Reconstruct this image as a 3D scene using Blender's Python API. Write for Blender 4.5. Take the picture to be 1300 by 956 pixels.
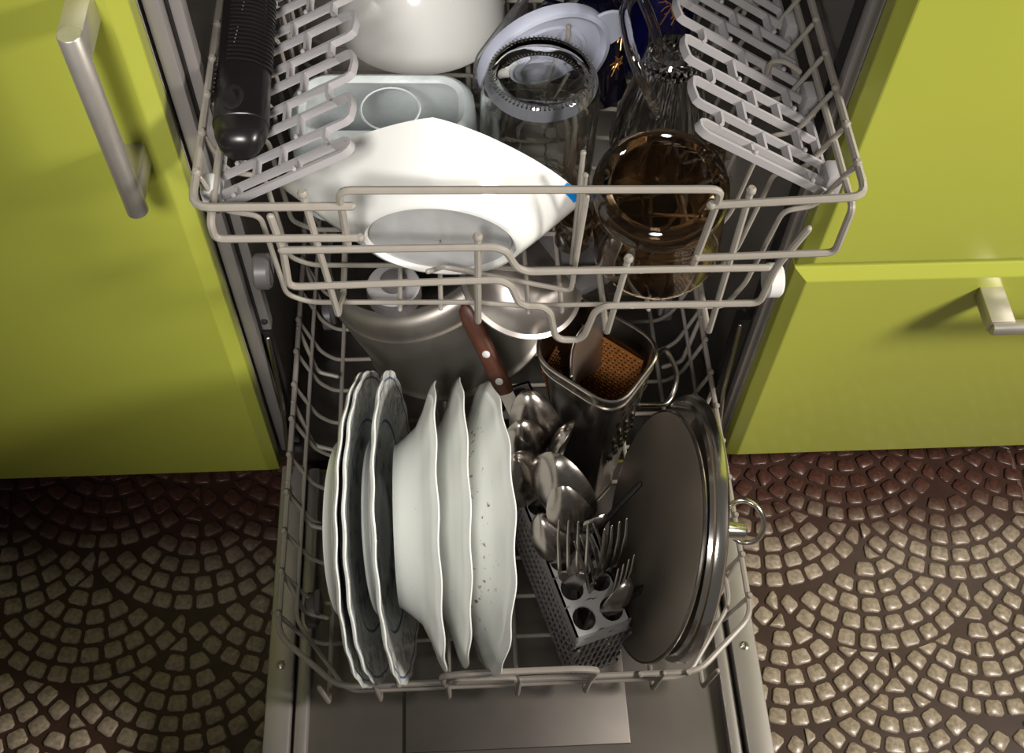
import bpy, bmesh, math, random
from mathutils import Vector, Matrix
random.seed(7)
PI = math.pi
S = bpy.context.scene
for o in list(bpy.data.objects): bpy.data.objects.remove(o)
COL = S.collection

# ------------------------------------------------------------------ camera
def camera():
    f, yaw, pitch, roll = 1434.667, 8.20920159e-02, 9.84512821e-01, 4.02131500e-02
    cy, sy = math.cos(yaw), math.sin(yaw)
    fwd = Vector((sy, cy, 0)); right = Vector((cy, -sy, 0)); up = Vector((0, 0, 1))
    f2 = fwd*math.cos(pitch) - up*math.sin(pitch); u2 = up*math.cos(pitch) + fwd*math.sin(pitch)
    r3 = right*math.cos(roll) + u2*math.sin(roll); u3 = u2*math.cos(roll) - right*math.sin(roll)
    cam = bpy.data.cameras.new('camera'); o = bpy.data.objects.new('camera', cam); COL.objects.link(o)
    m = Matrix.Identity(4)
    for i in range(3):
        m[i][0] = r3[i]; m[i][1] = u3[i]; m[i][2] = -f2[i]
    m[0][3], m[1][3], m[2][3] = -0.0410623655, -0.551209180, 1.13570277
    o.matrix_world = m
    cam.sensor_width = 36; cam.lens = f/1300*36; cam.sensor_fit = 'HORIZONTAL'
    cam.shift_y = -45/1300; cam.clip_start = 0.01
    S.camera = o
camera()

# ------------------------------------------------------------------ world, lamps, exposure
W = bpy.data.worlds.new('world'); S.world = W; W.use_nodes = True
W.node_tree.nodes['Background'].inputs[0].default_value = (1.0, 0.93, 0.84, 1)
W.node_tree.nodes['Background'].inputs[1].default_value = 0.085
def aim(o, p, t):
    o.location = p; o.rotation_euler = (Vector(t)-Vector(p)).to_track_quat('-Z', 'Y').to_euler()
def area(name, p, t, size, power, col, spread=180):
    l = bpy.data.lights.new(name, 'AREA'); l.shape = 'DISK'; l.size = size; l.energy = power; l.color = col; l.spread = math.radians(spread)
    o = bpy.data.objects.new(name, l); COL.objects.link(o); aim(o, p, t)
def spot(name, p, t, radius, power, col, ang, blend):
    l = bpy.data.lights.new(name, 'SPOT'); l.shadow_soft_size = radius; l.energy = power; l.color = col
    l.spot_size = math.radians(ang); l.spot_blend = blend
    o = bpy.data.objects.new(name, l); COL.objects.link(o); aim(o, p, t)
area('window_light', (1.02, -0.50, 1.07), (0.15, -0.02, 0.42), 0.28, 9.0, (1.0, 0.94, 0.85), 120)
spot('ceiling_spot', (-0.30, -1.28, 1.78), (-0.10, 0.03, 0.55), 0.22, 165.0, (1.0, 0.965, 0.91), 27, 1.0)  # added lamp to brighten bowls and plates, cone kept off the left floor
VS = S.view_settings
VS.view_transform = 'Standard'; VS.look = 'None'; VS.gamma = 1; VS.exposure = 0.0
S.view_settings.use_curve_mapping = False
S.cycles.max_bounces = 16; S.cycles.transmission_bounces = 14; S.cycles.transparent_max_bounces = 12
S.cycles.glossy_bounces = 8; S.cycles.caustics_refractive = True; S.cycles.sample_clamp_indirect = 4

# ------------------------------------------------------------------ materials
def principled(name, col, rough=.5, metal=0, trans=0, ior=1.45, coat=0, noise=0.0, scale=60, rvar=0.0, bump=0, bscale=200, spec=None, stretch=None, alpha=1):
    m = bpy.data.materials.new(name); m.use_nodes = True
    N = m.node_tree.nodes; L = m.node_tree.links; b = N['Principled BSDF']
    b.inputs['Base Color'].default_value = (*col, 1); b.inputs['Roughness'].default_value = rough
    b.inputs['Metallic'].default_value = metal; b.inputs['Transmission Weight'].default_value = trans
    b.inputs['IOR'].default_value = ior; b.inputs['Coat Weight'].default_value = coat; b.inputs['Coat Roughness'].default_value = .08
    if spec is not None: b.inputs['Specular IOR Level'].default_value = spec
    b.inputs['Alpha'].default_value = alpha
    tc = N.new('ShaderNodeTexCoord'); mp = N.new('ShaderNodeMapping'); L.new(tc.outputs['Object'], mp.inputs[0])
    if stretch: mp.inputs['Scale'].default_value = stretch
    nz = N.new('ShaderNodeTexNoise'); nz.inputs['Scale'].default_value = scale; nz.inputs['Detail'].default_value = 5
    L.new(mp.outputs[0], nz.inputs['Vector'])
    mx = N.new('ShaderNodeMix'); mx.data_type = 'RGBA'; mx.blend_type = 'MULTIPLY'; mx.inputs[0].default_value = 1
    mr = N.new('ShaderNodeMapRange'); mr.inputs[1].default_value = .3; mr.inputs[2].default_value = .7
    mr.inputs[3].default_value = 1-noise; mr.inputs[4].default_value = 1
    L.new(nz.outputs['Fac'], mr.inputs[0]); mx.inputs[6].default_value = (*col, 1); L.new(mr.outputs[0], mx.inputs[7])
    L.new(mx.outputs[2], b.inputs['Base Color'])
    if rvar:
        r2 = N.new('ShaderNodeMapRange'); r2.inputs[1].default_value = .3; r2.inputs[2].default_value = .7
        r2.inputs[3].default_value = max(.02, rough-rvar); r2.inputs[4].default_value = rough+rvar
        L.new(nz.outputs['Fac'], r2.inputs[0]); L.new(r2.outputs[0], b.inputs['Roughness'])
    if bump:
        n2 = N.new('ShaderNodeTexNoise'); n2.inputs['Scale'].default_value = bscale; L.new(mp.outputs[0], n2.inputs['Vector'])
        bp = N.new('ShaderNodeBump'); bp.inputs['Strength'].default_value = bump; bp.inputs['Distance'].default_value = .002
        L.new(n2.outputs['Fac'], bp.inputs['Height']); L.new(bp.outputs[0], b.inputs['Normal'])
    return m
M = {}
M['green'] = principled('green_lacquer', (.36, .385, .055), .32, coat=.25, noise=.04, scale=8)
M['carcass'] = principled('carcass_board', (.45, .42, .38), .6, noise=.1)
M['plinth'] = principled('plinth_board', (.03, .02, .017), .6, noise=.2)
M['alu'] = principled('brushed_aluminium', (.62, .58, .53), .38, metal=.75, noise=.08, scale=90)
M['steel'] = principled('stainless_steel', (.52, .48, .44), .22, metal=1, noise=.12, scale=25, rvar=.06)
M['steel_brushed'] = principled('brushed_steel', (.40, .37, .335), .46, metal=.9, noise=.15, scale=30, rvar=.06)
M['tub'] = principled('tub_steel', (.40, .38, .36), .35, metal=1, noise=.2, scale=15, rvar=.08)
M['tub_dark'] = principled('dull_door_steel', (.20, .18, .165), .5, metal=.8, noise=.25, scale=12)
M['frame'] = principled('satin_frame_steel', (.40, .37, .36), .42, metal=.6, noise=.1, scale=15)
M['chrome'] = principled('chrome', (.78, .75, .71), .16, metal=1, noise=.03)
M['cutlery'] = principled('worn_cutlery_steel', (.43, .395, .365), .24, metal=1, noise=.10, scale=120, rvar=.04)
M['wire'] = principled('grey_nylon_wire', (.28, .255, .222), .35, coat=.15, noise=.08, scale=120)
M['wire_low'] = principled('dull_nylon_wire', (.30, .27, .24), .38, noise=.08, scale=120)
M['plastic'] = principled('grey_plastic', (.34, .325, .335), .36, noise=.05)
M['plastic_dark'] = principled('dark_grey_plastic', (.10, .092, .095), .42, noise=.08)
M['plastic_white'] = principled('pale_plastic', (.62, .62, .62), .35, noise=.04)
M['basket_top'] = principled('basket_top_plastic', (.40, .39, .40), .42, noise=.05)  # same plastic as the walls, paler for overhead light painted into it
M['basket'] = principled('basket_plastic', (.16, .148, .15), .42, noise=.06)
M['rubber'] = principled('black_rubber', (.012, .011, .011), .5, noise=.2)
M['blackgrip'] = principled('black_handle_plastic', (.010, .008, .009), .28, noise=.15)
M['white'] = principled('white_porcelain', (.80, .79, .76), .12, coat=.5, noise=.02, scale=6)
M['opal'] = principled('white_glass_bowl', (.74, .74, .72), .12, coat=.4, noise=.02, scale=6)
M['opal_base'] = principled('grey_bowl_base', (.52, .52, .53), .22, coat=.4, noise=.18, scale=35)  # grey paints in the recess shade and water on the base
M['blue'] = principled('blue_print', (.0, .20, .62), .3)
M['glass'] = principled('clear_glass', (.93, .94, .92), .015, trans=1, ior=1.48, bump=.06, bscale=90)
M['crystal'] = principled('cut_crystal', (.95, .94, .94), .01, trans=1, ior=1.55)
M['amber'] = principled('amber_glass', (.56, .42, .27), .03, trans=1, ior=1.48, bump=.03, bscale=60)
M['frost'] = principled('translucent_plastic', (.74, .80, .81), .34, trans=.30, ior=1.3, noise=.12, scale=60, bump=.15, bscale=260)
M['frost_lid'] = principled('bluish_translucent_plastic', (.72, .75, .90), .22, trans=.45, ior=1.3, noise=.08)
M['clear_plastic'] = principled('clear_plastic', (.85, .85, .86), .08, trans=.92, ior=1.35)
M['cobalt'] = principled('cobalt_porcelain', (.006, .005, .055), .07, coat=.8, noise=.6, scale=30)
M['gold'] = principled('gold_print', (.72, .36, .12), .3, metal=.8, noise=.2, scale=400)
M['wood'] = principled('brown_wood', (.105, .036, .020), .45, noise=.5, scale=60, stretch=(6, 6, .8))
M['copper'] = principled('copper_tinted_steel', (.44, .17, .045), .34, metal=.35, noise=.25, scale=120)  # amber reflection painted into the grater's inner steel
M['hole'] = principled('punched_hole', (.012, .007, .004), .6)
M['disc'] = principled('satin_grey_steel', (.25, .215, .18), .42, metal=.5, noise=.15, scale=10)
M['divider'] = principled('pale_satin_steel', (.56, .54, .51), .30, metal=.95, noise=.1, scale=40)
M['bowl_steel'] = principled('satin_bowl_steel', (.66, .60, .57), .33, metal=.95, noise=.12, scale=25)
M['bright_copper'] = principled('bright_copper', (.85, .45, .18), .3, metal=.6, noise=.1)
M['cobalt_dark'] = principled('midnight_porcelain', (.004, .004, .016), .08, coat=.8, noise=.5, scale=30)

def ramp_nodes(m): return m.node_tree.nodes, m.node_tree.links, m.node_tree.nodes['Principled BSDF']
def stone_mat():
    m = bpy.data.materials.new('cobble_print_tile'); m.use_nodes = True; N, L, b = ramp_nodes(m)
    ge = N.new('ShaderNodeNewGeometry'); sp = N.new('ShaderNodeSeparateXYZ'); L.new(ge.outputs['Position'], sp.inputs[0])
    n1 = N.new('ShaderNodeTexNoise'); n1.inputs['Scale'].default_value = 14; L.new(ge.outputs['Position'], n1.inputs['Vector'])
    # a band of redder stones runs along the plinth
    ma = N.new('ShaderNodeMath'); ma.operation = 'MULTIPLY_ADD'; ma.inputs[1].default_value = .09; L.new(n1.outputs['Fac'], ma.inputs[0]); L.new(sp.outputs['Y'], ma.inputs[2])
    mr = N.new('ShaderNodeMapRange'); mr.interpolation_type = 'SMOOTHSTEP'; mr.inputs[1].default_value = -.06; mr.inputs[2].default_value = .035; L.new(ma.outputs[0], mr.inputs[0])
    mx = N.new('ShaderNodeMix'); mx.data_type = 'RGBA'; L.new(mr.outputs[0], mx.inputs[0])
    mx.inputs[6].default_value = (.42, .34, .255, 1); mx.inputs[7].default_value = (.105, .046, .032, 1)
    n2 = N.new('ShaderNodeTexNoise'); n2.inputs['Scale'].default_value = 260; n2.inputs['Detail'].default_value = 6; L.new(ge.outputs['Position'], n2.inputs['Vector'])
    r2 = N.new('ShaderNodeMapRange'); r2.inputs[1].default_value = .3; r2.inputs[2].default_value = .7; r2.inputs[3].default_value = .55; r2.inputs[4].default_value = 1.1; L.new(n2.outputs['Fac'], r2.inputs[0])
    m2 = N.new('ShaderNodeMix'); m2.data_type = 'RGBA'; m2.blend_type = 'MULTIPLY'; m2.inputs[0].default_value = 1; L.new(mx.outputs[2], m2.inputs[6]); L.new(r2.outputs[0], m2.inputs[7])
    L.new(m2.outputs[2], b.inputs['Base Color']); b.inputs['Roughness'].default_value = .3
    bp = N.new('ShaderNodeBump'); bp.inputs['Strength'].default_value = .25; bp.inputs['Distance'].default_value = .001; L.new(n2.outputs['Fac'], bp.inputs['Height']); L.new(bp.outputs[0], b.inputs['Normal'])
    return m
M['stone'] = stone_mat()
M['grout'] = principled('brown_tile_ground', (.060, .030, .022), .4, noise=.3, scale=40)
M['joint'] = principled('tile_joint', (.16, .10, .08), .7, noise=.2)

def plate_mat(name, decorated, R, dirty=0.0):
    m = bpy.data.materials.new(name); m.use_nodes = True; N, L, b = ramp_nodes(m)
    tc = N.new('ShaderNodeTexCoord'); sp = N.new('ShaderNodeSeparateXYZ'); L.new(tc.outputs['Object'], sp.inputs[0])
    cb = N.new('ShaderNodeCombineXYZ'); L.new(sp.outputs['X'], cb.inputs[0]); L.new(sp.outputs['Y'], cb.inputs[1])
    ln = N.new('ShaderNodeVectorMath'); ln.operation = 'LENGTH'; L.new(cb.outputs[0], ln.inputs[0])
    white = (.84, .86, .83, 1); b.inputs['Roughness'].default_value = .14; b.inputs['Coat Weight'].default_value = .4
    cur = None
    def mix(fac, col):
        nonlocal cur
        mx = N.new('ShaderNodeMix'); mx.data_type = 'RGBA'; L.new(fac, mx.inputs[0])
        if cur is None: mx.inputs[6].default_value = white
        else: L.new(cur, mx.inputs[6])
        mx.inputs[7].default_value = col; cur = mx.outputs[2]
    def band(lo, hi, soft=.0006):
        a = N.new('ShaderNodeMapRange'); a.inputs[1].default_value = lo*R-soft; a.inputs[2].default_value = lo*R+soft; L.new(ln.outputs['Value'], a.inputs[0])
        c = N.new('ShaderNodeMapRange'); c.inputs[1].default_value = hi*R-soft; c.inputs[2].default_value = hi*R+soft; c.inputs[3].default_value = 1; c.inputs[4].default_value = 0; L.new(ln.outputs['Value'], c.inputs[0])
        mu = N.new('ShaderNodeMath'); mu.operation = 'MULTIPLY'; L.new(a.outputs[0], mu.inputs[0]); L.new(c.outputs[0], mu.inputs[1]); return mu.outputs[0]
    def noise(scale, lo, hi, detail=4):
        n = N.new('ShaderNodeTexNoise'); n.inputs['Scale'].default_value = scale; n.inputs['Detail'].default_value = detail; L.new(tc.outputs['Object'], n.inputs['Vector'])
        r = N.new('ShaderNodeMapRange'); r.inputs[1].default_value = lo; r.inputs[2].default_value = hi; L.new(n.outputs['Fac'], r.inputs[0]); return r.outputs[0]
    def mul(a, c):
        x = N.new('ShaderNodeMath'); x.operation = 'MULTIPLY'; L.new(a, x.inputs[0]); L.new(c, x.inputs[1]); return x.outputs[0]
    def front():
        g = N.new('ShaderNodeMapRange'); n = N.new('ShaderNodeSeparateXYZ'); L.new(tc.outputs['Normal'], n.inputs[0])
        g.inputs[1].default_value = .1; g.inputs[2].default_value = .3; L.new(n.outputs['Z'], g.inputs[0]); return g.outputs[0]
    if decorated:
        fr = front()
        mix(mul(mul(band(.70, .97, .003), noise(150, .50, .62)), fr), (.50, .49, .47, 1))
        mix(mul(mul(band(.20, .66, .02), noise(60, .52, .60)), fr), (.38, .48, .58, 1))
        mix(mul(band(.655, .672), fr), (.10, .17, .27, 1))
        mix(mul(band(.930, .944), fr), (.06, .12, .30, 1))
    if dirty:
        mix(mul(band(.60, .80, .006), noise(170, .66-.04*dirty, .70)), (.22, .15, .10, 1))
    if cur is None:
        mix(noise(200, .74, .78), (.5, .46, .42, 1))
    L.new(cur, b.inputs['Base Color'])
    return m

# ------------------------------------------------------------------ mesh helpers
class MB:
    def __init__(s): s.v = []; s.f = []
    def add(s, v, f, mat=None):
        n = len(s.v); s.v += [Vector(p) if mat is None else mat @ Vector(p) for p in v]; s.f += [tuple(i+n for i in q) for q in f]; return s
    def box(s, c, d, b=0, rot=None):
        bm = bmesh.new(); bmesh.ops.create_cube(bm, size=1)
        for v in bm.verts: v.co = Vector((v.co.x*d[0], v.co.y*d[1], v.co.z*d[2]))
        if b: bmesh.ops.bevel(bm, geom=list(bm.edges), offset=b, segments=2, affect='EDGES', profile=.5)
        mt = Matrix.Translation(c) @ (rot.to_4x4() if rot else Matrix.Identity(4))
        bm.verts.index_update(); s.add([v.co.copy() for v in bm.verts], [[v.index for v in f.verts] for f in bm.faces], mt); bm.free(); return s
    def loft(s, rings, closed=True, c0=True, c1=True, mat=None):
        n = len(rings[0]); v = [p for r in rings for p in r]; f = []
        for i in range(len(rings)-1):
            for j in range(n if closed else n-1):
                k = (j+1) % n; f.append((i*n+j, i*n+k, (i+1)*n+k, (i+1)*n+j))
        if c0: f.append(tuple(range(n))[::-1])
        if c1: f.append(tuple((len(rings)-1)*n+j for j in range(n)))
        return s.add(v, f, mat)
    def tube(s, pts, r, n=8, closed=False, ball=0, fillet=0, rad=None):
        P = [Vector(p) for p in pts]
        if fillet: P = filleted(P, fillet, closed)
        m = len(P); rings = []; prev = None
        for i in range(m):
            if closed: t = P[(i+1) % m]-P[i-1]
            elif i == 0: t = P[1]-P[0]
            elif i == m-1: t = P[-1]-P[-2]
            else: t = (P[i+1]-P[i]).normalized()+(P[i]-P[i-1]).normalized()
            t.normalize()
            if prev is None:
                a = Vector((0, 0, 1)) if abs(t.z) < .8 else Vector((1, 0, 0)); nx = t.cross(a).normalized()
            else: nx = (prev - t*prev.dot(t)).normalized()
            prev = nx; ny = t.cross(nx); rr = rad[i] if rad else r
            rings.append([P[i]+(nx*math.cos(2*PI*j/n)+ny*math.sin(2*PI*j/n))*rr for j in range(n)])
        if closed:
            v = [p for q in rings for p in q]; f = []
            for i in range(m):
                for j in range(n):
                    k = (j+1) % n; i2 = (i+1) % m; f.append((i*n+j, i2*n+j, i2*n+k, i*n+k))
            return s.add(v, f)
        # rounded ends
        def cap(c, ring, d):
            return [[c+(p-c)*math.cos(a)+d*r*math.sin(a) for p in ring] for a in (.5, 1.0, 1.35)]
        d0 = (P[0]-P[1]).normalized(); d1 = (P[-1]-P[-2]).normalized()
        rings = cap(P[0], rings[0], d0)[::-1]+rings+cap(P[-1], rings[-1], d1)
        s.loft([q[::-1] for q in rings])
        if ball:
            s.sphere(P[0], ball) if ball > 0 else s.sphere(P[-1], -ball)
        return s
    def sphere(s, c, r, n=8, m=5, sc=(1, 1, 1), mat=None):
        c = Vector(c); rings = []
        for i in range(1, m):
            a = PI*i/m-PI/2
            rings.append([c+Vector((math.cos(a)*math.cos(2*PI*j/n)*r*sc[0], math.cos(a)*math.sin(2*PI*j/n)*r*sc[1], math.sin(a)*r*sc[2])) for j in range(n)])
        return s.loft(rings, mat=mat)
    def lathe(s, prof, n=64, mod=None, closed=False, mat=None):
        # prof: [(r,z)] ; mod(theta, r, z, i) -> (r, z)
        rings = []
        for i, (r, z) in enumerate(prof):
            rg = []
            for j in range(n):
                t = 2*PI*j/n; rr, zz = mod(t, r, z, i) if mod else (r, z)
                rg.append(Vector((rr*math.cos(t), rr*math.sin(t), zz)))
            rings.append(rg)
        if closed:
            m = len(rings); v = [p for q in rings for p in q]; f = []
            for i in range(m):
                for j in range(n):
                    k = (j+1) % n; i2 = (i+1) % m; f.append((i*n+j, i*n+k, i2*n+k, i2*n+j))
            return s.add(v, f, mat)
        return s.loft(rings, mat=mat)
    def ribbon(s, pts, t, h, closed=False):
        # pts: 3D polyline with normal n given per call via (p, side, up)
        rings = []
        for p, sd, up in pts:
            rings.append([p-sd*t/2-up*h/2, p+sd*t/2-up*h/2, p+sd*t/2+up*h/2, p-sd*t/2+up*h/2])
        if closed:
            n = 4; m = len(rings); v = [q for r in rings for q in r]; f = []
            for i in range(m):
                for j in range(4):
                    k = (j+1) % 4; i2 = (i+1) % m; f.append((i*4+j, i*4+k, i2*4+k, i2*4+j))
            return s.add(v, f)
        return s.loft(rings)
    def build(s, name, mat, parent=None, ang=40, mw=None, local=False, fix=True):
        me = bpy.data.meshes.new(name); me.from_pydata([tuple(v) for v in s.v], [], s.f); me.update()
        if fix:
            bm = bmesh.new(); bm.from_mesh(me); bmesh.ops.recalc_face_normals(bm, faces=bm.faces); bm.to_mesh(me); bm.free()
        me.shade_smooth() if hasattr(me, 'shade_smooth') else None
        for p in me.polygons: p.use_smooth = True
        me.set_sharp_from_angle(angle=math.radians(ang))
        me.materials.append(mat)
        o = bpy.data.objects.new(name, me); COL.objects.link(o)
        if parent is not None:
            o.parent = parent
            if not local: o.matrix_parent_inverse = WM[parent.name].inverted()
        WM[o.name] = (WM[parent.name] if parent is not None and local else Matrix.Identity(4)).copy()
        if mw is not None: o.matrix_world = mw; WM[o.name] = mw.copy()
        return o
WM = {}
def filleted(P, r, closed=False):
    out = []; n = len(P)
    for i in range(n):
        if not closed and (i == 0 or i == n-1): out.append(P[i]); continue
        a, b, c = P[i-1], P[i], P[(i+1) % n]; u = a-b; w = c-b
        k = min(r, u.length*.45, w.length*.45); u.normalize(); w.normalize()
        if u.dot(w) < -.999: out.append(b); continue
        p0 = b+u*k; p1 = b+w*k
        for q in (0, .25, .5, .75, 1): out.append((1-q)**2*p0+2*q*(1-q)*b+q*q*p1)
    return out
def thing(name, label, cat, loc=(0, 0, 0), mat=None, group=None):
    o = bpy.data.objects.new(name, None); COL.objects.link(o); o.empty_display_size = .02
    m = mat if mat is not None else Matrix.Translation(loc)
    o.matrix_world = m; WM[o.name] = m.copy(); o['label'] = label; o['category'] = cat
    if group: o['group'] = group
    return o
def lab(o, t): o['label'] = t; return o
def frame_of(origin, z, yhint=(0, 0, 1)):
    z = Vector(z).normalized(); y = Vector(yhint); y = y-z*y.dot(z)
    if y.length < 1e-4: y = Vector((0, 1, 0))-z*z.y
    y.normalize(); x = y.cross(z); m = Matrix.Identity(4)
    for i in range(3): m[i][0] = x[i]; m[i][1] = y[i]; m[i][2] = z[i]; m[i][3] = origin[i]
    return m
def copy_tree(o, parent=None):
    c = o.copy(); COL.objects.link(c)
    if parent is not None: c.parent = parent; c.matrix_parent_inverse = o.matrix_parent_inverse.copy()
    for ch in list(o.children): copy_tree(ch, c)
    return c

# ------------------------------------------------------------------ floor of cobble-printed tiles
fl = MB(); fl.box((0, 0.0, -.02), (2.6, 2.2, .04)); floor = fl.build('floor', M['grout']); floor['kind'] = 'structure'
def cobbles():
    R, P, s, hr = .13, .205, .072, .0198
    cx0, cy0 = .388, -.065
    rows = []
    for j in range(-4, 16):
        y = cy0 - s*j
        rows.append([(cx0+(k+.5*(j % 2))*P, y) for k in range(-9, 5)])
    stones = []
    def cover(px, py, j):
        for jj in range(j):
            for (ax, ay) in rows[jj]:
                if (px-ax)**2+(py-ay)**2 < R*R: return True
        return False
    for j, row in enumerate(rows):
        for k, (cx, cy) in enumerate(row):
            for ring in range(1, 7):
                ro = R-(6-ring)*hr; ri = ro-hr; rm = (ro+ri)/2
                na = max(4, round(2*PI*rm/.0225)); off = random.random()
                for a in range(na):
                    t0 = (a+off)/na*2*PI; t1 = t0+2*PI/na
                    jit = random.uniform(-.1, .1)*(t1-t0); g = .0016/rm; gr = .0015
                    tm = (t0+t1)/2
                    px, py = cx+rm*math.cos(tm), cy+rm*math.sin(tm)
                    if py > .05 or py < -.98 or abs(px) > 1.02 or abs(px) < .19: continue
                    if abs(px-cx) > P/2-.001 or cover(px, py, j): continue
                    poly = []
                    A, B = t0+g+random.uniform(0, .05)*(t1-t0), t1-g-random.uniform(0, .05)*(t1-t0); q = .15
                    r0, r1 = ri+gr+random.uniform(0, .0015), ro-gr
                    for (rr, tt) in ((r0, A+q*(B-A)), (r0, B-q*(B-A)), (r0+q*(r1-r0), B), (r1-q*(r1-r0), B), (r1, B-q*(B-A)), (r1, A+q*(B-A)), (r1-q*(r1-r0), A), (r0+q*(r1-r0), A)):
                        poly.append([cx+rr*math.cos(tt), cy+rr*math.sin(tt)])
                    for v in poly:
                        v[0] = min(max(v[0], cx-P/2+.0016), cx+P/2-.0016)
                        for jj in range(j):
                            for (ax, ay) in rows[jj]:
                                d = math.hypot(v[0]-ax, v[1]-ay)
                                if d < R+.0016: v[0] = ax+(v[0]-ax)*(R+.0016)/d; v[1] = ay+(v[1]-ay)*(R+.0016)/d
                    ar = abs(sum(poly[i][0]*poly[(i+1) % 8][1]-poly[(i+1) % 8][0]*poly[i][1] for i in range(8)))/2
                    if ar < .00005: continue
                    stones.append((px, py, poly))
    cam = S.camera.location
    def inframe(px, py): return -.33 < py < .02 and (.2 < px < .56 or -.56 < px < -.2)
    stones.sort(key=lambda t: (not inframe(t[0], t[1]), (t[0]-cam.x)**2+(t[1]-cam.y)**2-(.25 if t[0] > 0 else 0)))
    def mesh(mb, px, py, poly):
        h = random.uniform(.0016, .0028); tx, ty = random.uniform(-.03, .03), random.uniform(-.03, .03)
        mx = sum(v[0] for v in poly)/8; my = sum(v[1] for v in poly)/8
        b0 = [(v[0], v[1], 0.0) for v in poly]
        b1 = [(mx+(v[0]-mx)*.96, my+(v[1]-my)*.96, h*.7) for v in poly]
        b2 = [(mx+(v[0]-mx)*.86, my+(v[1]-my)*.86, h+tx*(v[0]-mx)+ty*(v[1]-my)) for v in poly]
        mb.loft([[Vector(p) for p in b] for b in (b0, b1, b2)], c0=False)
    rest = MB(); 
    for i, (px, py, poly) in enumerate(stones):
        if i < 300:
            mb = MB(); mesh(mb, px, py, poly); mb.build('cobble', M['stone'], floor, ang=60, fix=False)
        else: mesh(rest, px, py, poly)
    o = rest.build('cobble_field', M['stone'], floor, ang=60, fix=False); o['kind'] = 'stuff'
    j = MB(); j.box((.582, -.2, .0004), (.004, .6, .0008)); j.build('tile_joint', M['joint'], floor)
cobbles()

# ------------------------------------------------------------------ kitchen cabinets
def front_panel(name, x0, x1, z0, z1, parent):
    mb = MB(); c, dp = .010, .0065
    def rect(x0, x1, z0, z1, y): return [Vector((x0, y, z0)), Vector((x1, y, z0)), Vector((x1, y, z1)), Vector((x0, y, z1))]
    e = .0012
    mb.loft([rect(x0, x1, z0, z1, -.001), rect(x0, x1, z0, z1, -.020+dp+e), rect(x0+e*.4, x1-e*.4, z0+e*.4, z1-e*.4, -.020+dp), rect(x0+c, x1-c, z0+c, z1-c, -.020+e*.3), rect(x0+c+e, x1-c-e, z0+c+e, z1-c-e, -.020)])
    return mb.build(name, M['green'], parent, ang=12)
cab = thing('base_cabinet', 'lime green lacquered kitchen cabinet left of the dishwasher with a vertical bar handle', 'cabinet', (-.53, .3, 0))
MB().box((-.53, .29, .46), (.60, .57, .72)).build('body', M['carcass'], cab)
MB().box((-.53, .06, .05), (.60, .016, .1)).build('plinth', M['plinth'], cab)
dr = front_panel('door', -.83, -.2285, .10, .82, cab)
MB().lathe([(.0001, 0), (.0066, 0), (.0071, .0006), (.0071, .1499), (.0066, .1505), (.0001, .1505)], 40, mat=Matrix.Translation((-.252, -.055, .5545))).build('handle_bar', M['alu'], dr)
# flat-ended bar: brackets carry it to the door face
for z in (.572, .694):
    MB().box((-.2525, -.037, z), (.0145, .035, .020), .0008).build('handle_bracket', M['alu'], dr)
dw = thing('drawer_unit', 'lime green lacquered drawer cabinet right of the dishwasher with a horizontal bar handle', 'cabinet', (.53, .3, 0))
MB().box((.53, .29, .46), (.60, .57, .72)).build('body', M['carcass'], dw)
MB().box((.53, .06, .05), (.60, .016, .1)).build('plinth', M['plinth'], dw)
front_panel('upper_drawer_front', .2285, .83, .4215, .82, dw)
d2 = front_panel('lower_drawer_front', .2285, .83, .10, .4180, dw)
MB().lathe([(.0001, 0), (.0057, 0), (.0062, .0006), (.0062, .1499), (.0057, .1505), (.0001, .1505)], 40, mat=Matrix.Translation((.389, -.055, .386)) @ Matrix.Rotation(PI/2, 4, 'Y')).build('handle_bar', M['alu'], d2)
for x in (.397, .534):
    MB().box((x, -.037, .387), (.020, .036, .014), .0008).build('handle_bracket', M['alu'], d2)

# ------------------------------------------------------------------ dishwasher
dwm = thing('dishwasher', 'open built-in stainless steel dishwasher with its door lowered between green cabinets', 'dishwasher', (0, .25, 0))
t = MB()
t.box((-.2255, .28, .46), (.005, .51, .72)); t.box((.2255, .28, .46), (.005, .51, .72)); t.box((0, .537, .46), (.446, .006, .72))
t.box((0, .27, .817), (.446, .53, .006)); t.box((0, .27, .090), (.446, .53, .02))
t.build('tub', M['tub'], dwm)
MB().box((0, .05, .045), (.44, .02, .09)).build('plinth', M['plinth'], dwm)
for sx in (-1, 1):
    MB().box((-.2222 if sx < 0 else .2250, .012, .462), (.0105 if sx < 0 else .0050, .014, .715), .001).build('frame_strip', M['frame'], dwm)
    MB().box((sx*.2160 if sx < 0 else .2215, .020, .462), (.0020, .012, .70)).build('door_seal', M['rubber'], dwm)
    MB().box((-.2110 if sx < 0 else .2233, .022, .565), (.0080 if sx < 0 else .0030, .012, .515), .001).build('inner_flange', M['frame'], dwm)
    MB().box((sx*.215, .020, .205), (.012, .012, .2)).build('lower_seal', M['rubber'], dwm)
    MB().tube([(sx*.211, .012, .30), (sx*.2125, .004, .2), (sx*.2135, -.03, .123)], .0022, 8).build('hinge_rod', M['steel'], dwm)
    MB().sphere((sx*.211, .015, .322), .003).build('flange_screw', M['rubber'], dwm)
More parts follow.
